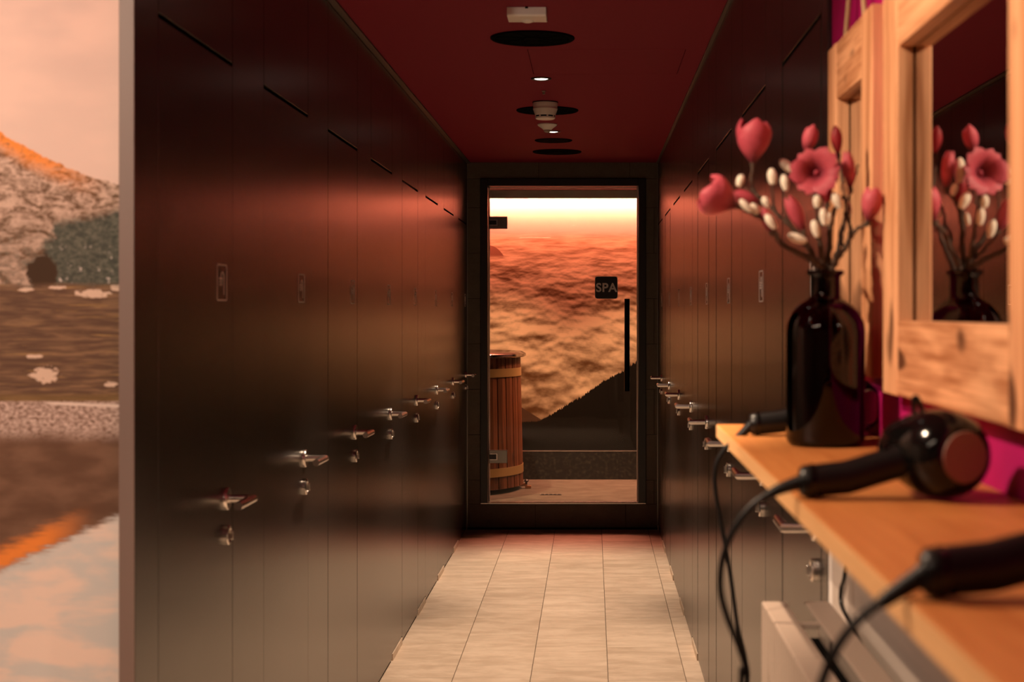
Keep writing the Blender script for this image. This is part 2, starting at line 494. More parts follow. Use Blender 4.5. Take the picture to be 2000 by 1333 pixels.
# end wall: opening for the spa door, slate tiles around it
OX0, OX1, OZ0, OZ1 = -.757, .367, .173, 2.387
we = MB().box(XL-.05, OX0, YE+.012, YE+.13, 0, CEIL).box(OX1, XR+.05, YE+.012, YE+.13, 0, CEIL)
we.box(OX0, OX1, YE+.012, YE+.13, OZ1, CEIL).box(OX0, OX1, YE+.012, YE+.13, 0, OZ0)
we = we.build('wall_end', 'backing'); tag(we, kind='structure')
def wt_(x0, x1, z0, z1): slab('wall_tile', 'slate', we, x0+.0012, x1-.0012, YE, YE+.012, z0+.0012, z1-.0012, .0008)
zs = [2.387, 2.19, 1.881, 1.572, 1.263, .954, .645, .336, OZ0]
for i in range(8):
    wt_(XL, OX0, zs[i+1], zs[i])
    if i % 2 == 0: wt_(OX1, XR, zs[i+1], zs[i])
    else: wt_(OX1, .424, zs[i+1], zs[i]); wt_(.424, XR, zs[i+1], zs[i])
for a, b_ in ((XL, -.362), (-.362, .258), (.258, XR)): wt_(a, b_, OZ1, CEIL)
for a, b_ in ((XL, -.385), (-.385, .23), (.23, XR)): wt_(a, b_, .012, OZ0)
for nme, xa in (('trim_5', XL+.001), ('trim_6', XR-.005)):
    tag(MB().box(xa, xa+.004, YE-.003, YE-.0005, .01, CEIL-.01).build(nme, 'steel_dark'), kind='structure')

# spa room beyond the glass door
SX0, SX1, SZ, SC = -1.78, 1.25, .177, 2.415
t_ = MB().box(SX0, SX1, YE+.10, SPA_Y, .05, SZ).build('floor_spa', 'spa_stone'); tag(t_, kind='structure')
tag(MB().box(SX0, SX1, SPA_Y, SPA_Y+.06, SZ, SC+.15).build('wall_spa', 'cloud_print'), 'spa wall printed with a sea of clouds above a dark mountain slope', kind='structure')
tag(MB().box(SX0, SX1, SPA_Y-.03, SPA_Y-.001, SZ, .394).build('baseboard_spa', 'spa_plinth', bevel=.002), kind='structure')
tag(MB().box(SX0, SX1, SPA_Y-.034, SPA_Y-.001, .394, .402).build('trim_7', 'steel', bevel=.001), kind='structure')
tag(MB().box(SX0-.06, SX0, YE+.13, SPA_Y, 0, SC+.15).build('wall_spa_left', 'spa_dark'), kind='structure')
tag(MB().box(SX1, SX1+.06, YE+.13, SPA_Y, 0, SC+.15).build('wall_spa_right', 'spa_dark'), kind='structure')
FA = SPA_Y-.10
tag(MB().box(SX0, SX1, YE+.13, FA, SC, SC+.05).box(SX0, SX1, FA, SPA_Y+.06, SC+.10, SC+.15).build('ceiling_spa', 'backing'), kind='structure')
tag(MB().box(SX0, SX1, FA-.012, FA, 2.354, SC+.12).build('trim_8', 'pelmet', bevel=.001), 'pale light pelmet above the cloud print', kind='structure')
led = empty('cove_light', ((SX0+SX1)/2, SPA_Y-.045, SC-.005)); tag(led, 'warm red light strip hidden above the cloud print', 'light strip')
MB().box(-1.48, 1.48, -.012, .022, .012, .022).build('channel', 'steel_dark', led)
MB().box(-1.46, 1.46, -.008, .018, .006, .0115).build('diffuser', 'led_strip', led)

# ------------------------------------------------------------------ lamps
def downlight(name_label, x, y, z, power, angle, blend, group, r=.045, seen=True, color=WARM, tilt=(0, 0)):
    o = empty('downlight', (x, y, z)); tag(o, name_label, 'downlight', group)
    MB().lathe([(r, 0), (r, -.003), (r*.86, -.006), (r*.68, -.003), (r*.68, 0)], seg=32).build('trim_ring', 'black_metal', o, True)
    MB().lathe([(r*.66, -.0015), (r*.5, -.0042), (.001, -.005)], seg=24).build('lens', 'lamp_lens', o, True)
    l = bpy.data.lights.new('downlight_lamp', 'SPOT'); l.energy = power; l.spot_size = math.radians(angle); l.spot_blend = blend
    l.color = color; l.shadow_soft_size = .012
    lo = bpy.data.objects.new('downlight_lamp', l); C.objects.link(lo); lo.parent = o; lo.location = (0, 0, -.02); lo.rotation_euler = (tilt[0], tilt[1], 0)
    return o
CX = -.22
for y_, lab in ((6.66, 'small bright round downlight nearer the white ceiling box'), (8.64, 'small bright round downlight beyond the cone shaped detector'),
                (4.68, 'round ceiling downlight above the second cubicle doors'), (2.70, 'round ceiling downlight above the start of the corridor')):
    downlight(lab, CX, y_, CEIL, CORRIDOR_W, 60, .8, 'corridor downlights')
for x_, y_, lab in ((-.75, 1.75, 'round ceiling downlight in front of the mirrors'),):
    downlight(lab, x_, y_, CEIL, NEAR_W, 105, .5, 'vanity downlights', tilt=(0, math.radians(-38)))
ll = empty('linear_ceiling_lamp', (-1.15, .35, CEIL)); tag(ll, 'long linear ceiling lamp across the vanity area', 'lamp')
MB().box(-.62, .62, -.05, .05, -.035, 0).build('housing', 'white_plastic', ll, bevel=.004)
MB().box(-.60, .60, -.040, .040, -.0385, -.0352).build('diffuser', 'linear_lens', ll)
for x_, lab in ((-1.25, 'round ceiling downlight close to the lake print'), (-2.1, 'round ceiling downlight at the far side of the lake print')):
    downlight(lab, x_, 1.35, CEIL, MURAL_W, 120, .5, 'lake print downlights', color=(1, .76, .58), tilt=(math.radians(42), 0))
for x_, lab in ((-.72, 'round spa ceiling downlight above the wooden tub'), (.42, 'round spa ceiling downlight beside the cloud print')):
    downlight(lab, x_, 11.2, SC, SPA_W, 96, .9, 'spa downlights', color=(1, .62, .34))

# ------------------------------------------------------------------ cubicle doors
HZ, LZ, SGZ = 1.058, .974, 1.559
def make_door():
    o = empty('door_2')
    hy = DW/2-.07
    g = .0016
    MB().box(-.018, .0, -DW/2+g, DW/2-g, .012, DTOP).build('door_panel', 'laminate', o, bevel=.0012, seg=1)
    h = MB().lathe([(.0265, -.001), (.0265, .006), (.0245, .009), (.012, .0095)], (0, hy, HZ), 'x', 28).build('door_handle', 'steel', o, True)
    MB().tube([(.008, hy, HZ), (.0605, hy, HZ), (.0605, hy-.137, HZ)], .0100, 20).build('lever', 'steel', h, True)
    k = MB().lathe([(.0235, -.001), (.0235, .008), (.021, .011), (.017, .011), (.016, .007), (.001, .007)], (0, hy, LZ), 'x', 28).build('lock', 'steel', o, True)
    MB().box(.006, .019, hy-.0035, hy+.0035, LZ-.011, LZ+.011).build('thumb_turn', 'steel', k, bevel=.002)
    # shower sign: thin outline with a shower head and pipe
    sy, sw, sh, r, tk = DW/2-.104, .0465, .042, .009, .0034
    sg = MB()
    out, inn = [], []
    for cx_, cz_, a0 in ((1, 1, 0), (-1, 1, 90), (-1, -1, 180), (1, -1, 270)):
        for q in range(6):
            a = math.radians(a0+q*18)
            out.append((cx_*(sw-r)+r*math.cos(a), cz_*(sh-r)+r*math.sin(a)))
            inn.append((cx_*(sw-r)+(r-tk)*math.cos(a), cz_*(sh-r)+(r-tk)*math.sin(a)))
    rings = [[(.0001 if lv == 0 else .0008, sy+p[0], SGZ+p[1]) for p in ring] for ring, lv in ((out, 0), (out, 1), (inn, 1), (inn, 0))]
    sg.ring_loft(rings+[rings[0]], False, False)
    s_ = sg.build('sign', 'sign_print', o)
    ic = MB()
    pipe = [(.017, -.028), (.017, .012)]+[(.003+.014*math.cos(a), .012+.012*math.sin(a)) for a in (.35, .8, 1.2, PI/2, 2.1, 2.6, PI)]
    for i in range(len(pipe)-1):
        (a0, b0), (a1, b1) = pipe[i], pipe[i+1]
        dx, dz = a1-a0, b1-b0; ln = math.hypot(dx, dz); nx_, nz_ = -dz/ln*.0016, dx/ln*.0016
        ic.add([(.0009, sy+a0+nx_, SGZ+b0+nz_), (.0009, sy+a1+nx_, SGZ+b1+nz_), (.0009, sy+a1-nx_, SGZ+b1-nz_), (.0009, sy+a0-nx_, SGZ+b0-nz_),
                (.0001, sy+a0+nx_, SGZ+b0+nz_), (.0001, sy+a1+nx_, SGZ+b1+nz_), (.0001, sy+a1-nx_, SGZ+b1-nz_), (.0001, sy+a0-nx_, SGZ+b0-nz_)],
               [(0,1,2,3), (4,7,6,5), (0,4,5,1), (1,5,6,2), (2,6,7,3), (3,7,4,0)])
    ic.box(.0001, .0009, sy-.024, sy+.002, SGZ+.007, SGZ+.0115)
    for q in range(4):
        for w_ in range(2):
            ic.box(.0001, .0009, sy-.0215+q*.0065, sy-.0195+q*.0065, SGZ-.007+w_*.007, SGZ-.002+w_*.007)
    ic.build('shower_icon', 'sign_print', s_)
    return o
proto = make_door()
ORD = ['nearest', 'second', 'third', 'fourth', 'fifth', 'sixth', 'seventh', 'farthest']
nd = 2
for side in (0, 1):
    for k in range(8):
        o = proto if (side == 0 and k == 0) else copy_tree(proto)
        o.name = 'door_%d' % nd; nd += 1
        o.location = (XL if side == 0 else XR, D0+PERIOD*k+DW/2, 0); o.rotation_euler = (0, 0, (0 if side == 0 else PI)+random.uniform(-.0032, .0032))
        row = 'the row beside the lake print' if side == 0 else 'the row behind the flower bottle'
        tag(o, 'dark brown cubicle door with steel lever, %s in %s' % (ORD[k], row), 'door', 'cubicle doors', 'structure')

# ------------------------------------------------------------------ glass spa door
K = YE/F
def ex(px): return (px-VX)*K
def ez(py): return CAMZ-(py-VY)*K
d1 = empty('door_1', (ex(1100), YE, SZ)); tag(d1, 'clear glass door with SPA sign in a black frame', 'door', kind='structure')
ox, oz = ex(1100), SZ
def dbox(name, mat, x0, x1, y0, y1, z0, z1, parent=d1, bevel=.0015):
    return MB().box(x0-ox, x1-ox, y0-YE, y1-YE, z0-oz, z1-oz).build(name, mat, parent, bevel=bevel, seg=1)
FX0, FX1, FZ1 = -.709, .317, 2.338
dbox('frame_jamb', 'black_metal', OX0, FX0, YE-.012, YE+.10, SZ, OZ1)
dbox('frame_jamb', 'black_metal', FX1, OX1, YE-.012, YE+.10, SZ, OZ1)
dbox('frame_head', 'black_metal', FX0, FX1, YE-.012, YE+.10, FZ1, OZ1)
dbox('seal', 'pelmet', FX0, FX0+.009, YE+.085, YE+.10, SZ+.006, FZ1)
dbox('seal', 'pelmet', FX1-.009, FX1, YE+.085, YE+.10, SZ+.006, FZ1)
dbox('seal', 'pelmet', FX0, FX1, YE+.085, YE+.10, FZ1-.008, FZ1)
dbox('threshold', 'steel', OX0, OX1, YE-.016, YE+.10, SZ-.003, SZ+.005)
GY = YE+.02
dbox('glass_pane', 'clear_glass', FX0+.010, FX1-.004, GY, GY+.008, SZ+.010, FZ1-.006, bevel=0)
for py0, py1 in ((423, 447), (880.5, 905.5)):
    hz0, hz1 = ez(py1), ez(py0)
    hg = dbox('hinge', 'steel_dark', ex(955), ex(990.5), GY-.012, GY+.020, hz0, hz1)
    dbox('hinge_frame', 'steel', ex(956), ex(972), GY-.017, GY-.0121, hz0+.020, hz1-.020, hg)
    dbox('hinge_cover', 'black_metal', ex(956), ex(969.5), GY-.021, GY-.0171, hz0+.027, hz1-.027, hg)
hx = ex(1224.5)
hd = MB().lathe([(.018, ez(764)-oz), (.018, ez(584)-oz)], (hx-ox, GY-.055-YE, 0), 'z', 20).build('pull_handle', 'black_gloss', d1, True)
for zz in (ez(614), ez(734)):
    MB().lathe([(.008, GY-.055-YE), (.008, GY-YE)], (hx-ox, 0, zz-oz), 'y', 12).build('standoff', 'black_metal', hd, True)
    MB().lathe([(.013, GY+.008-YE), (.013, GY+.014-YE)], (hx-ox, 0, zz-oz), 'y', 16).build('screw_cap', 'steel', hd, True)
sx0, sx1, sz0, sz1 = ex(1162), ex(1206.5), ez(584), ez(540)
def rrect(x0, x1, z0, z1, r, yv):
    pts = []
    for cx_, cz_, a0 in ((x1-r, z1-r, 0), (x0+r, z1-r, 90), (x0+r, z0+r, 180), (x1-r, z0+r, 270)):
        for q in range(6):
            a = math.radians(a0+q*18); pts.append((cx_+r*math.cos(a)-ox, yv-YE, cz_+r*math.sin(a)-oz))
    return pts
sp = MB().ring_loft([rrect(sx0, sx1, sz0, sz1, .016, GY-.0002), rrect(sx0, sx1, sz0, sz1, .016, GY-.002)]).build('spa_sign', 'sign_black', d1)
MB().ring_loft([rrect(sx0, sx1, sz0, sz1, .016, GY-.0020), rrect(sx0, sx1, sz0, sz1, .016, GY-.0026), rrect(sx0+.003, sx1-.003, sz0+.003, sz1-.003, .014, GY-.0026), rrect(sx0+.003, sx1-.003, sz0+.003, sz1-.003, .014, GY-.0020)], False, False).build('sign_border', 'sign_border', sp)
tc = bpy.data.curves.new('spa_letters', 'FONT'); tc.body = 'SPA'; tc.size = .083; tc.align_x = 'CENTER'; tc.align_y = 'CENTER'
tc.extrude = .0006; tc.offset = .0021; tc.space_character = 1.08
to = bpy.data.objects.new('tmp_text', tc); C.objects.link(to)
bpy.context.view_layer.update()
me = bpy.data.meshes.new_from_object(to.evaluated_get(bpy.context.evaluated_depsgraph_get()))
bpy.data.objects.remove(to)
lt = link('lettering', me, None, sp); me.materials.clear(); me.materials.append(M['sign_letter'])
lt.rotation_euler = (PI/2, 0, 0); lt.location = ((sx0+sx1)/2-ox, GY-.0030-YE, (sz0+sz1)/2-oz-.003)

# ------------------------------------------------------------------ wooden tub and its surroundings
TR, TC_ = .575, Vector((-1.085, 11.345, SZ))
tub = empty('wooden_tub', TC_); tag(tub, 'round wooden plunge tub with brass bands and dark rim behind the glass door', 'tub')
NS, HT = 38, .985
def r_at(z_): return TR-.022*(z_/HT)
st = MB()
for zz in (0, HT):
    pass
ang = 2*PI/NS
def stave_mesh():
    m = MB(); q = []
    for zz in (.035, HT):
        R_ = r_at(zz); a = ang/2*.89
        q.append([((R_-.035)*math.cos(-a), (R_-.035)*math.sin(-a), zz), (R_*math.cos(-a), R_*math.sin(-a), zz), ((R_+.004), 0, zz),
                  (R_*math.cos(a), R_*math.sin(a), zz), ((R_-.035)*math.cos(a), (R_-.035)*math.sin(a), zz)])
    m.ring_loft(q); return m.mesh('stave')
sm = stave_mesh()
for i in range(NS):
    o = link('stave', sm, 'tub_wood', tub); o.rotation_euler = (0, 0, i*ang)
MB().lathe([(TR-.05, .03), (TR-.05, .05), (.01, .05), (.01, .03)], seg=40).build('tub_floor', 'spa_dark', tub)
for z0_, z1_ in ((.835, .895), (.125, .185)):
    MB().lathe([(r_at(z0_)+.003, z0_), (r_at(z0_)+.008, z0_), (r_at(z1_)+.008, z1_), (r_at(z1_)+.003, z1_)], seg=76, closed=True).build('band', 'brass_band', tub, True)
MB().lathe([(TR-.10, HT-.10), (TR-.075, HT+.005), (TR-.045, HT+.028), (TR-.005, HT+.028), (TR+.022, HT+.012), (TR+.024, HT-.004), (TR+.010, HT-.012), (TR-.02, HT-.004), (TR-.07, HT-.02), (TR-.105, HT-.10)], seg=72, closed=True).build('rim', 'rim_metal' if 'rim_metal' in M else 'steel_dark', tub, True)
MB().lathe([(.001, HT-.10), (TR-.098, HT-.10)], seg=48).build('water', 'black_gloss', tub)
tap = P(1027, 950, 11.33)-TC_
tp = MB().tube([(r_at(.1)-.02, tap.y, tap.z+.01), (tap.x+.01, tap.y, tap.z+.01)], .011, 12).build('tap', 'copper', tub, True)
MB().box(tap.x-.005, tap.x+.04, tap.y-.016, tap.y+.016, tap.z-.018, tap.z+.004).build('tap_spout', 'copper', tp, bevel=.004)
MB().lathe([(.008, tap.z+.012), (.009, tap.z+.03), (.018, tap.z+.034), (.018, tap.z+.042), (.010, tap.z+.05)], (tap.x+.004, tap.y, 0), 'z', 14).build('tap_knob', 'black_metal', tp, True)
dp = P(1076, 967, 10.94)
dr = empty('floor_drain', (dp.x, 10.94, SZ)); tag(dr, 'small dark slotted drain in the spa floor', 'drain')
MB().box(-.076, .076, -.026, .026, 0, .002).build('drain_frame', 'black_metal', dr)
for q in range(5): MB().box(-.070+q*.029, -.046+q*.029, -.020, .020, .0021, .003).build('slot', 'vent_gap', dr)

# ------------------------------------------------------------------ ceiling fittings
def vent(px, y_, dia, label):
    o = empty('ceiling_vent', ((px-VX)*y_/F, y_, CEIL)); tag(o, label, 'air vent', 'round swirl vents')
    R_ = dia/2
    MB().lathe([(R_-.02, 0), (R_, 0), (R_, -.004), (R_-.004, -.007), (R_-.014, -.007), (R_-.02, -.003)], seg=56, closed=True).build('rim', 'vent_black', o, True)
    MB().lathe([(R_-.016, -.0005), (R_-.016, -.0022), (.001, -.0022)], seg=48).build('face_plate', 'vent_black', o)
    MB().lathe([(.036, -.002), (.034, -.0055), (.001, -.0062)], seg=28).build('hub', 'vent_black', o, True)
    nb = 8
    for i in range(nb):
        m = MB(); w0, w1 = .008, .020
        m.add([(.040, -w0, -.0024), (R_-.024, -w1, -.0024), (R_-.024, w1, -.0024), (.040, w0, -.0024),
               (.040, -w0, -.0030), (R_-.024, -w1, -.0030), (R_-.024, w1*.2, -.0075), (.040, w0*.2, -.0060)],
              [(0,1,2,3), (4,7,6,5), (0,4,5,1), (1,5,6,2), (2,6,7,3), (3,7,4,0)])
        b_ = m.build('blade', 'vent_gap' if i % 1 else 'vent_black', o); b_.rotation_euler = (0, 0, i*2*PI/nb+.3)
vent(1040, 5.664, .311, 'round black swirl vent beside the white ceiling box')
vent(1069, 7.716, .311, 'round black swirl vent behind the drum shaped smoke detector')
vent(1088, 9.74, .309, 'farthest round black swirl vent near the end wall')
o = empty('ceiling_speaker', ((1081-VX)*9.09/F, 9.09, CEIL)); tag(o, 'small round dark grey speaker grille beyond the second downlight', 'speaker')
MB().lathe([(.100, 0), (.111, 0), (.111, -.003), (.106, -.006), (.100, -.004)], seg=48, closed=True).build('rim', 'vent_black', o, True)
MB().lathe([(.101, -.0005), (.101, -.003), (.05, -.0045), (.001, -.005)], seg=40).build('grille', 'vent_black', o, True)

o = empty('ceiling_sensor_box', ((1030-VX)*5.15/F, 5.15, CEIL)); tag(o, 'white rectangular sensor box on the red ceiling', 'sensor')
hw = .0655
m = MB(); y0_, y1_ = -.068, .072
sec = [(y0_, 0), (y0_, -.026), (y0_+.006, -.031), (y1_-.025, -.031), (y1_, -.012), (y1_, 0)]
m.ring_loft([[(-hw, a, b_) for a, b_ in sec], [(hw, a, b_) for a, b_ in sec]]).build('housing', 'white_plastic', o, bevel=.003)
MB().lathe([(.022, -.030), (.020, -.034), (.012, -.037), (.001, -.038)], (0, .02, 0), seg=24).build('lens_dome', 'white_plastic', o, True)
MB().box(-.005, .005, y0_-.0015, y0_-.0002, -.006, 0).build('latch', 'vent_black', o)

o = empty('smoke_detector', ((1065-VX)*7.42/F, 7.42, CEIL)); tag(o, 'white drum shaped smoke detector with dark slots on the ceiling', 'smoke detector')
MB().lathe([(.062, 0), (.062, -.004), (.03, -.004)], seg=40).build('gasket', 'vent_black', o, True)
MB().lathe([(.0595, -.004), (.0600, -.018), (.0585, -.022), (.0585, -.030), (.0600, -.034), (.0535, -.052), (.049, -.064), (.0475, -.066)], seg=40).build('body', 'white_plastic', o, True)
MB().lathe([(.0475, -.066), (.046, -.073)], seg=40).build('slot_ring', 'vent_black', o, True)
for q in range(8):
    a = q*PI/4+.25
    b_ = MB().box(.044, .0485, -.004, .004, -.074, -.065).build('rib', 'white_plastic', o); b_.rotation_euler = (0, 0, a)
MB().lathe([(.0485, -.0725), (.0475, -.080), (.040, -.084), (.001, -.085)], seg=40).build('cap', 'white_plastic', o, True)
o = empty('motion_detector', ((1069-VX)*8.3/F, 8.3, CEIL)); tag(o, 'white cone shaped detector on the ceiling in front of the far downlight', 'detector')
MB().lathe([(.053, 0), (.054, -.004), (.050, -.010), (.032, -.022), (.021, -.032)], seg=36).build('body', 'white_plastic', o, True)
MB().lathe([(.021, -.031), (.019, -.040), (.012, -.045), (.001, -.046)], seg=24).build('lens', 'fascia', o, True)
o = empty('sprinkler_head', ((1062-VX)*7.04/F, 7.04, CEIL)); tag(o, 'tiny pale sprinkler head just beyond the first downlight', 'sprinkler')
MB().lathe([(.010, 0), (.010, -.003), (.006, -.006), (.005, -.013)], seg=18).build('stem', 'fascia', o, True)
MB().lathe([(.0075, -.013), (.0075, -.015), (.001, -.0155)], seg=18).build('deflector', 'fascia', o, True)

# ------------------------------------------------------------------ shelf, radiator, mirrors
SHZ, SHX, SHY = CAMZ-.203, .221, 2.717
sh = MB().box(SHX, XW-.0005, .25, SHY, SHZ-.0235, SHZ).build('wall_shelf', 'shelf_wood', bevel=.002)
wood('lit_edge_wood', 1, (.58, .30, .12), (.76, .44, .20), .45, 0, 0, .6)  # paler shelf wood: light on the front edge put into the colour
MB().box(SHX-.0012, SHX-.0001, .252, SHY-.002, SHZ-.022, SHZ-.0012).build('lit_edge_strip', 'lit_edge_wood', sh)  # added strip, paints the shelf's front edge as lit
tag(sh, 'long orange brown wooden shelf under the mirrors', 'shelf')
ry0, ry1, rx0, rx1, rz0, rz1 = .70, 2.60, .288, .402, .36, 1.003
ra = empty('radiator', ((rx0+rx1)/2, (ry0+ry1)/2, rz0)); tag(ra, 'cream ribbed panel radiator under the wooden shelf', 'radiator')
rc = ra.location
def rbox(name, mat, x0, x1, y0, y1, z0, z1, parent=ra, bevel=.003):
    return MB().box(x0-rc.x, x1-rc.x, y0-rc.y, y1-rc.y, z0-rc.z, z1-rc.z).build(name, mat, parent, bevel=bevel)
m = MB(); npl = 64
prof = []
for i in range(npl*4+1):
    yy = ry0+(ry1-ry0)*i/(npl*4)
    prof.append((rx0+(.0012 if (i % 4) in (1, 2) else -.0006), yy))
rings = []
for zz in (rz0, rz1-.006):
    rings.append([(a-rc.x, b_-rc.y, zz-rc.z) for a, b_ in prof]+[(rx0+.02-rc.x, ry1-rc.y, zz-rc.z), (rx0+.02-rc.x, ry0-rc.y, zz-rc.z)])
m.ring_loft(rings); m.build('front_panel', 'radiator_paint', ra)
rbox('rear_panel', 'radiator_paint', rx1-.02, rx1, ry0, ry1, rz0, rz1-.006)
rbox('fins', 'radiator_dark', rx0+.02, rx1-.02, ry0+.01, ry1-.01, rz0+.03, rz1-.06, bevel=0)
ym = ry1-.42
rbox('top_strip', 'radiator_paint', rx0-.001, rx0+.041, ry0, ym-.001, rz1-.008, rz1)
rbox('top_strip', 'radiator_paint', rx0-.001, rx0+.041, ym+.001, ry1, rz1-.008, rz1)
rbox('top_strip', 'radiator_paint', rx1-.042, rx1, ry0, ry1, rz1-.008, rz1)
for q in range(3):
    yy = ry1-.16-q*.6
    rbox('top_bridge', 'radiator_paint', rx0+.040, rx1-.041, yy-.008, yy+.008, rz1-.012, rz1-.004, bevel=.001)
for q in (ry0+.2, ry1-.2): rbox('bracket', 'radiator_paint', rx1, XW-.005, q-.02, q+.02, .55, .9)
for q in (ry0+.2, ry1-.2): rbox('leg', 'radiator_paint', rx0+.04, rx1-.03, q-.02, q+.02, 0, rz0+.02)

def mirror(name_label, y0, y1, z0, z1, bw, rope_on, rail_lo, rail_hi):
    xf, xg = .428, .4525
    o = empty('wall_mirror', ((xf+XW)/2, (y0+y1)/2, z0)); tag(o, name_label, 'mirror', 'wood framed mirrors')
    c = o.location
    def b(name, mat, X0, X1, Y0, Y1, Z0, Z1, bev=.0025):
        return MB().box(X0-(X0+X1)/2, (X1-X0)/2, Y0-(Y0+Y1)/2, (Y1-Y0)/2, Z0-(Z0+Z1)/2, (Z1-Z0)/2).build(name, mat, o, bevel=bev, loc=((X0+X1)/2-c.x, (Y0+Y1)/2-c.y, (Z0+Z1)/2-c.z))
    b('stile', 'frame_wood_z', xf, xg, y0, y0+bw, z0, z1)
    b('stile', 'frame_wood_z', xf, xg, y1-bw, y1, z0, z1)
    b('rail', 'frame_wood_y', xf+.001, xg, y0+bw+.0006, y1-bw-.0006, z0+.001, rail_lo)
    b('rail', 'frame_wood_y', xf+.001, xg, y0+bw+.0006, y1-bw-.0006, rail_hi, z1-.001)
    b('mirror_glass', 'mirror_silver', xg+.0002, xg+.004, y0+.02, y1-.02, z0+.02, z1-.02, 0)
    yc = (y0+y1)/2
    if rope_on:
        for s_ in (-1, 1):
            ya = yc+s_*(y1-y0)*.22
            r_ = MB().tube(smoothpath([(xf+.012-c.x, ya-c.y, z1-.004-c.z), (xf+.014-c.x, yc+s_*(y1-y0)*.12-c.y, z1+.10-c.z), (xf+.018-c.x, yc+s_*.006-c.y, z1+.24-c.z)], 6), .0045, 8).build('rope', 'rope', o, True)
        MB().lathe([(.004, XW-.03-c.x), (.004, XW-c.x)], (0, yc-c.y, z1+.236-c.z), 'x', 10).build('nail', 'steel_dark', o, True)
    return o
mirror('large mirror in a rough pale wood frame reflecting the flowers', 1.475, 2.26, 1.375, 1.966, .105, True, 1.481, 1.866)
mirror('narrow mirror in a knotty wood frame behind the flower bottle', 2.352, 2.785, 1.393, 1.966, .09, True, 1.485, 1.866)

# ------------------------------------------------------------------ bottle and magnolia branches
BD = 2.298
bp = Vector(((1612-VX)*BD/F, BD, SHZ))
bt = empty('glass_bottle', bp); tag(bt, 'dark amber glass bottle vase holding magnolia branches', 'bottle')
BR, s_ = .0590, BD/F
outer = [(.001, .002), (BR-.010, .0005), (BR-.003, .004), (BR, .012), (BR, .170), (BR-.002, .184), (BR-.009, .199), (BR-.020, .211), (BR-.031, .217), (.0245, .220),
         (.0225, .225), (.0222, .250), (.0235, .2535), (.0275, .2555), (.0280, .2590), (.0268, .2615), (.0205, .2615)]
inner = [(.0190, .258), (.0188, .224), (BR-.035, .213), (BR-.013, .195), (BR-.005, .170), (BR-.005, .016), (BR-.012, .009), (.001, .009)]
MB().lathe(outer+inner, seg=56).build('bottle_body', 'amber_glass', bt, True, angle=1.2)

def petal_mesh(L, R_, n_pet, open_, curl, seed):
    rg = random.Random(seed)
    NT, NSG = 8, 6; half = PI/n_pet*1.2*(1+rg.uniform(-.1, .1)); ph = rg.uniform(-.15, .15)
    def pt(t_, s2, off):
        if open_ < .5: r = R_*(math.sin(PI*min(1, .03+.72*t_))**1.15)*(1+open_*t_*t_*1.2)
        else: r = R_*(t_**.75)*(1+.25*t_)
        hgt = L*t_ if open_ < .5 else L*(1-(1-t_)**1.6)*(1-curl*t_*t_)
        wv_ = half*(math.sin(PI*min(.999, .10+.86*t_))**.7)
        a = ph+s2*wv_*(1.0 if t_ > .05 else .9)
        r = r+off-.10*R_*abs(s2)**2*t_*(1 if open_ < .5 else -1.6)
        return (r*math.cos(a), r*math.sin(a), hgt+.04*L*(1-abs(s2))*t_)
    m = MB()
    for side, off in ((0, .0006), (1, -.0006)):
        vs2 = [pt(i/NT, -1+2*j/NSG, off) for i in range(NT+1) for j in range(NSG+1)]
        fs2 = [(i*(NSG+1)+j, i*(NSG+1)+j+1, (i+1)*(NSG+1)+j+1, (i+1)*(NSG+1)+j) for i in range(NT) for j in range(NSG)]
        m.add(vs2, fs2)
    N_ = (NT+1)*(NSG+1)
    border = [j for j in range(NSG+1)]+[i*(NSG+1)+NSG for i in range(1, NT+1)]+[NT*(NSG+1)+j for j in range(NSG-1, -1, -1)]+[i*(NSG+1) for i in range(NT-1, 0, -1)]
    for i in range(len(border)):
        a, b_ = border[i], border[(i+1) % len(border)]
        m.f.append((a, b_, b_+N_, a+N_))
    return m
def blossom(br, base, axis, L, R_, n_pet=6, open_=.0, curl=0, mat='petal', seed=1):
    axis = Vector(axis).normalized(); q = Vector((0, 0, 1)).rotation_difference(axis)
    o = MB().lathe([(.0025, -.004), (.0045, .001), (.0035, L*.12), (.0050 if open_ > .5 else .002, L*.25), (.001, L*.36)], seg=10).build('blossom', 'pistil' if open_ > .5 else 'twig', br, True)
    o.location = Vector(base)-br.location; o.rotation_mode = 'QUATERNION'; o.rotation_quaternion = q
    for i in range(n_pet):
        p = petal_mesh(L*((.88 if i % 2 else 1)+random.uniform(-.04, .04)), R_*(.94 if i % 2 else 1), min(n_pet, 3) if open_ < .5 else n_pet*.75, open_, curl, seed*10+i).build('petal', mat, o, True)
        p.rotation_euler = (0, 0, i*2*PI/n_pet-PI/2+(seed % 5-2)*.12)
    return o
def bud(br, c, dirv, L, R_, mat='bud'):
    axis = Vector(dirv).normalized(); q = Vector((0, 0, 1)).rotation_difference(axis)
    prof = [(.001, -L/2), (R_*.62, -L*.44), (R_*.95, -L*.15), (R_, L*.1), (R_*.8, L*.32), (R_*.4, L*.46), (.0005, L/2)]
    o = MB().lathe(prof, seg=12).build('bud', mat, br, True)
    o.location = Vector(c)-br.location; o.rotation_mode = 'QUATERNION'; o.rotation_quaternion = q
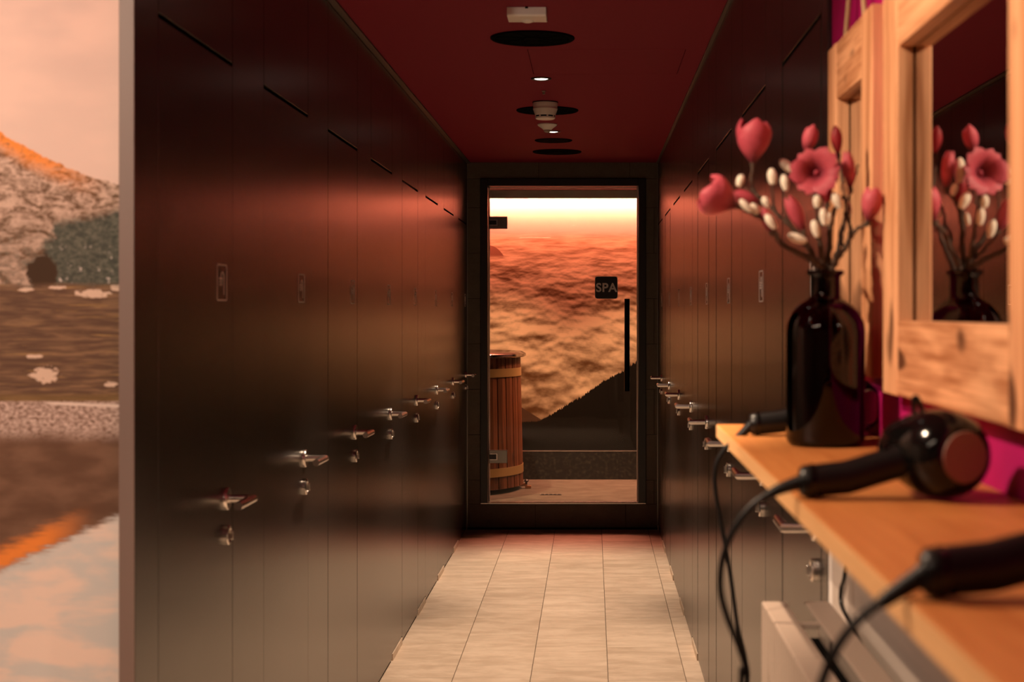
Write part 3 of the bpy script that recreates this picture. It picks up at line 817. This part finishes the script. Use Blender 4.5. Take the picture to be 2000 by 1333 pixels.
def stem(br, pts, r0, r1, d0, d1, name='stem', first=None):
    n = len(pts); out = []
    rg = random.Random(len(pts)*31+int(pts[0][0]))
    for i, (a, b_) in enumerate(pts):
        dd = d0+(d1-d0)*i/(n-1)
        p = P(a, b_, dd)
        out.append(p-br.location)
    sp_ = smoothpath(out, 6)
    jit = [q+Vector((rg.uniform(-1, 1), rg.uniform(-1, 1), rg.uniform(-1, 1)))*.0009 for q in sp_]
    k = len(jit)
    return MB().tube(jit, [1.35*(r0+(r1-r0)*i/(k-1))*(1+.18*math.sin(i*1.9)) for i in range(k)], 8).build(name, 'twig', br, True)
mouth = Vector((bp.x, BD, SHZ+.2615))
def branch(label):
    o = empty('magnolia_branch', bp+Vector((0, 0, .02))); tag(o, label, 'flower branch', 'magnolia branches in the bottle'); return o
def dirpx(a, b_, dy=0): return (b_[0]-a[0], dy, -(b_[1]-a[1]))
U = BD/F
def bl(br, base, tip, width, d, **kw):
    dep = kw.pop('dep', 0); L = math.hypot(tip[0]-base[0], tip[1]-base[1])*d/F
    return blossom(br, P(base[0], base[1], d), dirpx(base, tip, dep), L*math.hypot(1, dep/max(1, math.hypot(tip[0]-base[0], tip[1]-base[1]))), width/2*d/F, **kw)
def bd(br, c, a_deg, L, w_, d, dy=0):
    a = math.radians(a_deg); bud(br, P(c[0], c[1], d), (math.cos(a), dy, math.sin(a)), L*d/F, w_/2*d/F)

b1 = branch('magnolia branch reaching out towards the cubicle doors with pink blossoms')
stem(b1, [(1606, 640), (1608, 545), (1592, 515), (1560, 494), (1530, 478), (1513, 455), (1500, 436), (1470, 418), (1442, 404)], .0042, .0018, BD, 2.22)
stem(b1, [(1606, 640), (1603, 540), (1588, 500), (1572, 474), (1540, 438), (1512, 412), (1486, 388), (1468, 364), (1470, 322)], .0040, .0015, BD, 2.34)
stem(b1, [(1545, 442), (1534, 416), (1532, 378)], .0017, .0012, 2.32, 2.32, 'twig')
stem(b1, [(1520, 422), (1511, 398), (1509, 362)], .0017, .0012, 2.33, 2.33, 'twig')
stem(b1, [(1588, 505), (1578, 480), (1570, 458)], .0022, .0015, BD, 2.25, 'twig')
stem(b1, [(1486, 388), (1462, 372), (1448, 362)], .0016, .001, 2.33, 2.33, 'twig')
stem(b1, [(1540, 486), (1522, 474), (1519, 455)], .0018, .0012, 2.24, 2.22, 'twig')
bl(b1, (1470, 322), (1474, 238), 60, 2.34, n_pet=6, open_=.30, seed=3)
bl(b1, (1440, 404), (1374, 372), 66, 2.22, n_pet=6, open_=.42, seed=5)
bl(b1, (1488, 398), (1431, 378), 27, 2.26, n_pet=4, open_=.0, seed=6)
bl(b1, (1508, 458), (1490, 408), 22, 2.24, n_pet=4, open_=.0, seed=8)
bl(b1, (1571, 456), (1541, 386), 30, 2.25, n_pet=5, open_=.0, seed=9)
for c, a, L, w_, d in (((1446, 353), 75, 25, 17, 2.33), ((1508, 345), 96, 33, 19, 2.33), ((1537, 324), 138, 36, 19, 2.35), ((1533, 357), 100, 33, 17, 2.32), ((1456, 402), 135, 34, 15, 2.21),
                       ((1474, 408), 120, 24, 15, 2.22), ((1496, 395), 120, 24, 15, 2.24), ((1505, 433), 125, 34, 17, 2.20), ((1557, 466), 160, 39, 19, 2.22)):
    bd(b1, c, a, L, w_, d)

b2 = branch('upright magnolia branch with a wide open pink blossom and dark buds')
stem(b2, [(1612, 640), (1614, 545), (1618, 500), (1622, 450), (1630, 412), (1644, 388), (1660, 372)], .0042, .0016, BD, 2.27)
stem(b2, [(1610, 640), (1610, 545), (1604, 500), (1600, 455), (1595, 405), (1592, 352)], .0038, .0016, BD, 2.27)
stem(b2, [(1616, 640), (1620, 545), (1636, 490), (1648, 440), (1652, 395), (1642, 330), (1636, 303)], .0036, .0014, BD, 2.36)
stem(b2, [(1622, 450), (1616, 425), (1614, 398)], .0018, .0012, 2.28, 2.30, 'twig')
stem(b2, [(1652, 400), (1668, 350), (1676, 322)], .0015, .001, 2.36, 2.36, 'twig')
stem(b2, [(1594, 400), (1576, 340), (1574, 300)], .0016, .0012, 2.29, 2.33, 'twig')
blossom(b2, P(1596, 340, 2.275), (-.28, -1, .10), .030, .0275, n_pet=6, open_=.9, curl=.15, seed=4)
bl(b2, (1573, 302), (1588, 248), 30, 2.33, n_pet=4, open_=.05, seed=12)
bl(b2, (1637, 306), (1632, 247), 22, 2.36, n_pet=4, open_=.05, mat='petal_dark', seed=13)
bl(b2, (1661, 374), (1655, 298), 25, 2.27, n_pet=5, open_=.0, seed=14)
bl(b2, (1616, 402), (1610, 348), 24, 2.31, n_pet=4, open_=.1, mat='petal_dark', seed=15)
for c, a, L, w_, d in (((1596, 394), 92, 26, 17, 2.25), ((1635, 392), 118, 36, 20, 2.25), ((1609, 424), 98, 35, 17, 2.24), ((1593, 447), 105, 36, 18, 2.23), ((1629, 333), 92, 50, 22, 2.28),
                       ((1650, 370), 110, 26, 14, 2.26), ((1658, 410), 95, 30, 12, 2.30), ((1619, 428), 80, 26, 11, 2.27)):
    bd(b2, c, a, L, w_, d)

b3 = branch('magnolia branch bending towards the large mirror with one dusky blossom')
stem(b3, [(1618, 640), (1622, 545), (1634, 508), (1652, 484), (1662, 462), (1676, 446), (1693, 437)], .0042, .0018, BD, 2.25)
stem(b3, [(1655, 478), (1662, 450), (1656, 428), (1659, 405)], .0024, .0014, 2.27, 2.29, 'twig')
stem(b3, [(1650, 488), (1640, 466), (1644, 440)], .0022, .0014, 2.28, 2.30, 'twig')
bl(b3, (1694, 437), (1709, 370), 40, 2.25, n_pet=5, open_=.1, seed=21)

# ------------------------------------------------------------------ hair dryers
def dryer(label, y_, x_end, x_head, cable, head_r=.0475, disc=(.5, -.85), lift=.0190):
    """lies on the shelf: handle from the front edge towards the wall, head by the wall"""
    o = empty('hair_dryer', ((x_end+x_head)/2, y_, SHZ)); tag(o, label, 'hair dryer', 'black hair dryers on the shelf')
    c = o.location
    L3 = lambda x_, y2, z_: Vector((x_-c.x, y2-c.y, z_-c.z))
    hc = L3(x_head, y_, SHZ+head_r+.001)
    ax = Vector((disc[0], disc[1], 0)).normalized(); q = Vector((0, 0, 1)).rotation_difference(ax)
    r = head_r
    hd_ = MB().lathe([(.027, -.078), (.030, -.078), (.034, -.066), (.040, -.048), (r*.95, -.028), (r, -.005), (r*.985, .012), (r*.90, .028), (r*.74, .040), (r*.60, .043)], seg=40).build('head', 'black_gloss', o, True)
    hd_.location = hc; hd_.rotation_mode = 'QUATERNION'; hd_.rotation_quaternion = q
    MB().lathe([(r*.58, .0432), (r*.56, .0452), (r*.3, .0458), (.001, .046)], seg=32).build('intake_grille', 'grille_disc', hd_, True)
    MB().lathe([(.0265, -.0785), (.0265, -.074), (.001, -.074)], seg=24).build('nozzle_mouth', 'vent_gap', hd_)
    e = L3(x_end, y_, SHZ+lift); m_ = L3(x_end+.05, y_, SHZ+lift+.004); k = L3(x_head-r*.75, y_, SHZ+lift+.024)
    hn = MB().tube([e, e+Vector((.004, 0, 0)), e+Vector((.012, 0, 0)), m_, (m_+k)/2, k, hc], [.0140, .0172, .0178, .0182, .0178, .0180, .024], 18).build('handle', 'black_plastic', o, True)
    MB().tube([e+Vector((.011, 0, 0)), e+Vector((.016, 0, 0))], .0186, 18).build('collar', 'black_gloss', hn, True)
    for s2 in (.62, .84):
        p = m_.lerp(k, s2)
        MB().lathe([(.0055, .012), (.0055, .0215), (.003, .0235), (.0005, .024)], p, 'z', 12).build('switch', 'black_gloss', hn, True)
    MB().tube(smoothpath([hc+Vector((-.02, .035, r*.7)), hc+Vector((-.022, .035, r*1.15)), hc+Vector((-.018, .035, r*1.2)), hc+Vector((-.01, .035, r*.8))], 5), .003, 8).build('hanging_loop', 'black_plastic', o, True)
    path = [e+Vector((.004, 0, 0))]+[p-c for p in cable]
    MB().tube(smoothpath(path[:3], 6)[:9], [.0085-.0004*i for i in range(9)], 12).build('strain_relief', 'rubber', o, True)
    MB().tube(smoothpath(path, 10), .0036, 10).build('cord', 'rubber', o, True)
    return o
floor_run = lambda y_: [Vector((.20, y_, .55)), Vector((.22, y_+.02, .30)), Vector((.33, y_+.03, .20)), Vector((.452, y_+.03, .24))]
d2 = 1.646
dryer('black hair dryer with its round brown intake facing out, in front of the bottle', d2, (1562-VX)*d2/F, (1838-VX)*d2/F,
      [P(1518, 958, d2), P(1474, 984, d2), P(1436, 1030, d2), P(1412, 1090, d2), P(1407, 1150, d2), P(1420, 1205, d2), P(1444, 1265, d2), P(1458, 1320, d2), P(1452, 1400, d2)]+floor_run(d2), disc=(.36, -.93))
d3 = 2.47
dryer('black hair dryer partly hidden behind the flower bottle', d3, (1464-VX)*d3/F, .412,
      [P(1440, 857, d3), P(1415, 878, d3), P(1398, 910, d3), P(1397, 955, d3), P(1410, 1030, d3), P(1426, 1120, d3), P(1440, 1220, d3), P(1456, 1290, d3), P(1459, 1350, d3)]+[Vector((.23, 2.47, .72))]+floor_run(2.47), disc=(.62, -.78))
d1_ = 1.076
dryer('black hair dryer nearest the camera, its handle reaching into the picture', d1_, (1800-VX)*d1_/F, .392,
      [P(1740, 1165, d1_), P(1690, 1200, d1_), P(1648, 1245, d1_), P(1618, 1300, d1_), P(1597, 1370, d1_), P(1590, 1460, d1_)]+[Vector((.17, d1_, .95))]+floor_run(d1_), disc=(.1, -1))
o = MB().tube(smoothpath([Vector((.449, 2.66, SHZ-.03)), Vector((.449, 2.69, SHZ-.16)), Vector((.449, 2.725, 1.03)), Vector((.449, 2.766, .995)), Vector((.449, 2.765, .966)), Vector((.449, 2.68, .953)), Vector((.447, 2.55, .940)), Vector((.445, 2.3, .90)), Vector((.447, 2.0, .82))], 8), .0036, 10).build('power_cord', 'rubber', smooth=True)
tag(o, 'thin black power cord on the grey wall behind the radiator', 'cord')
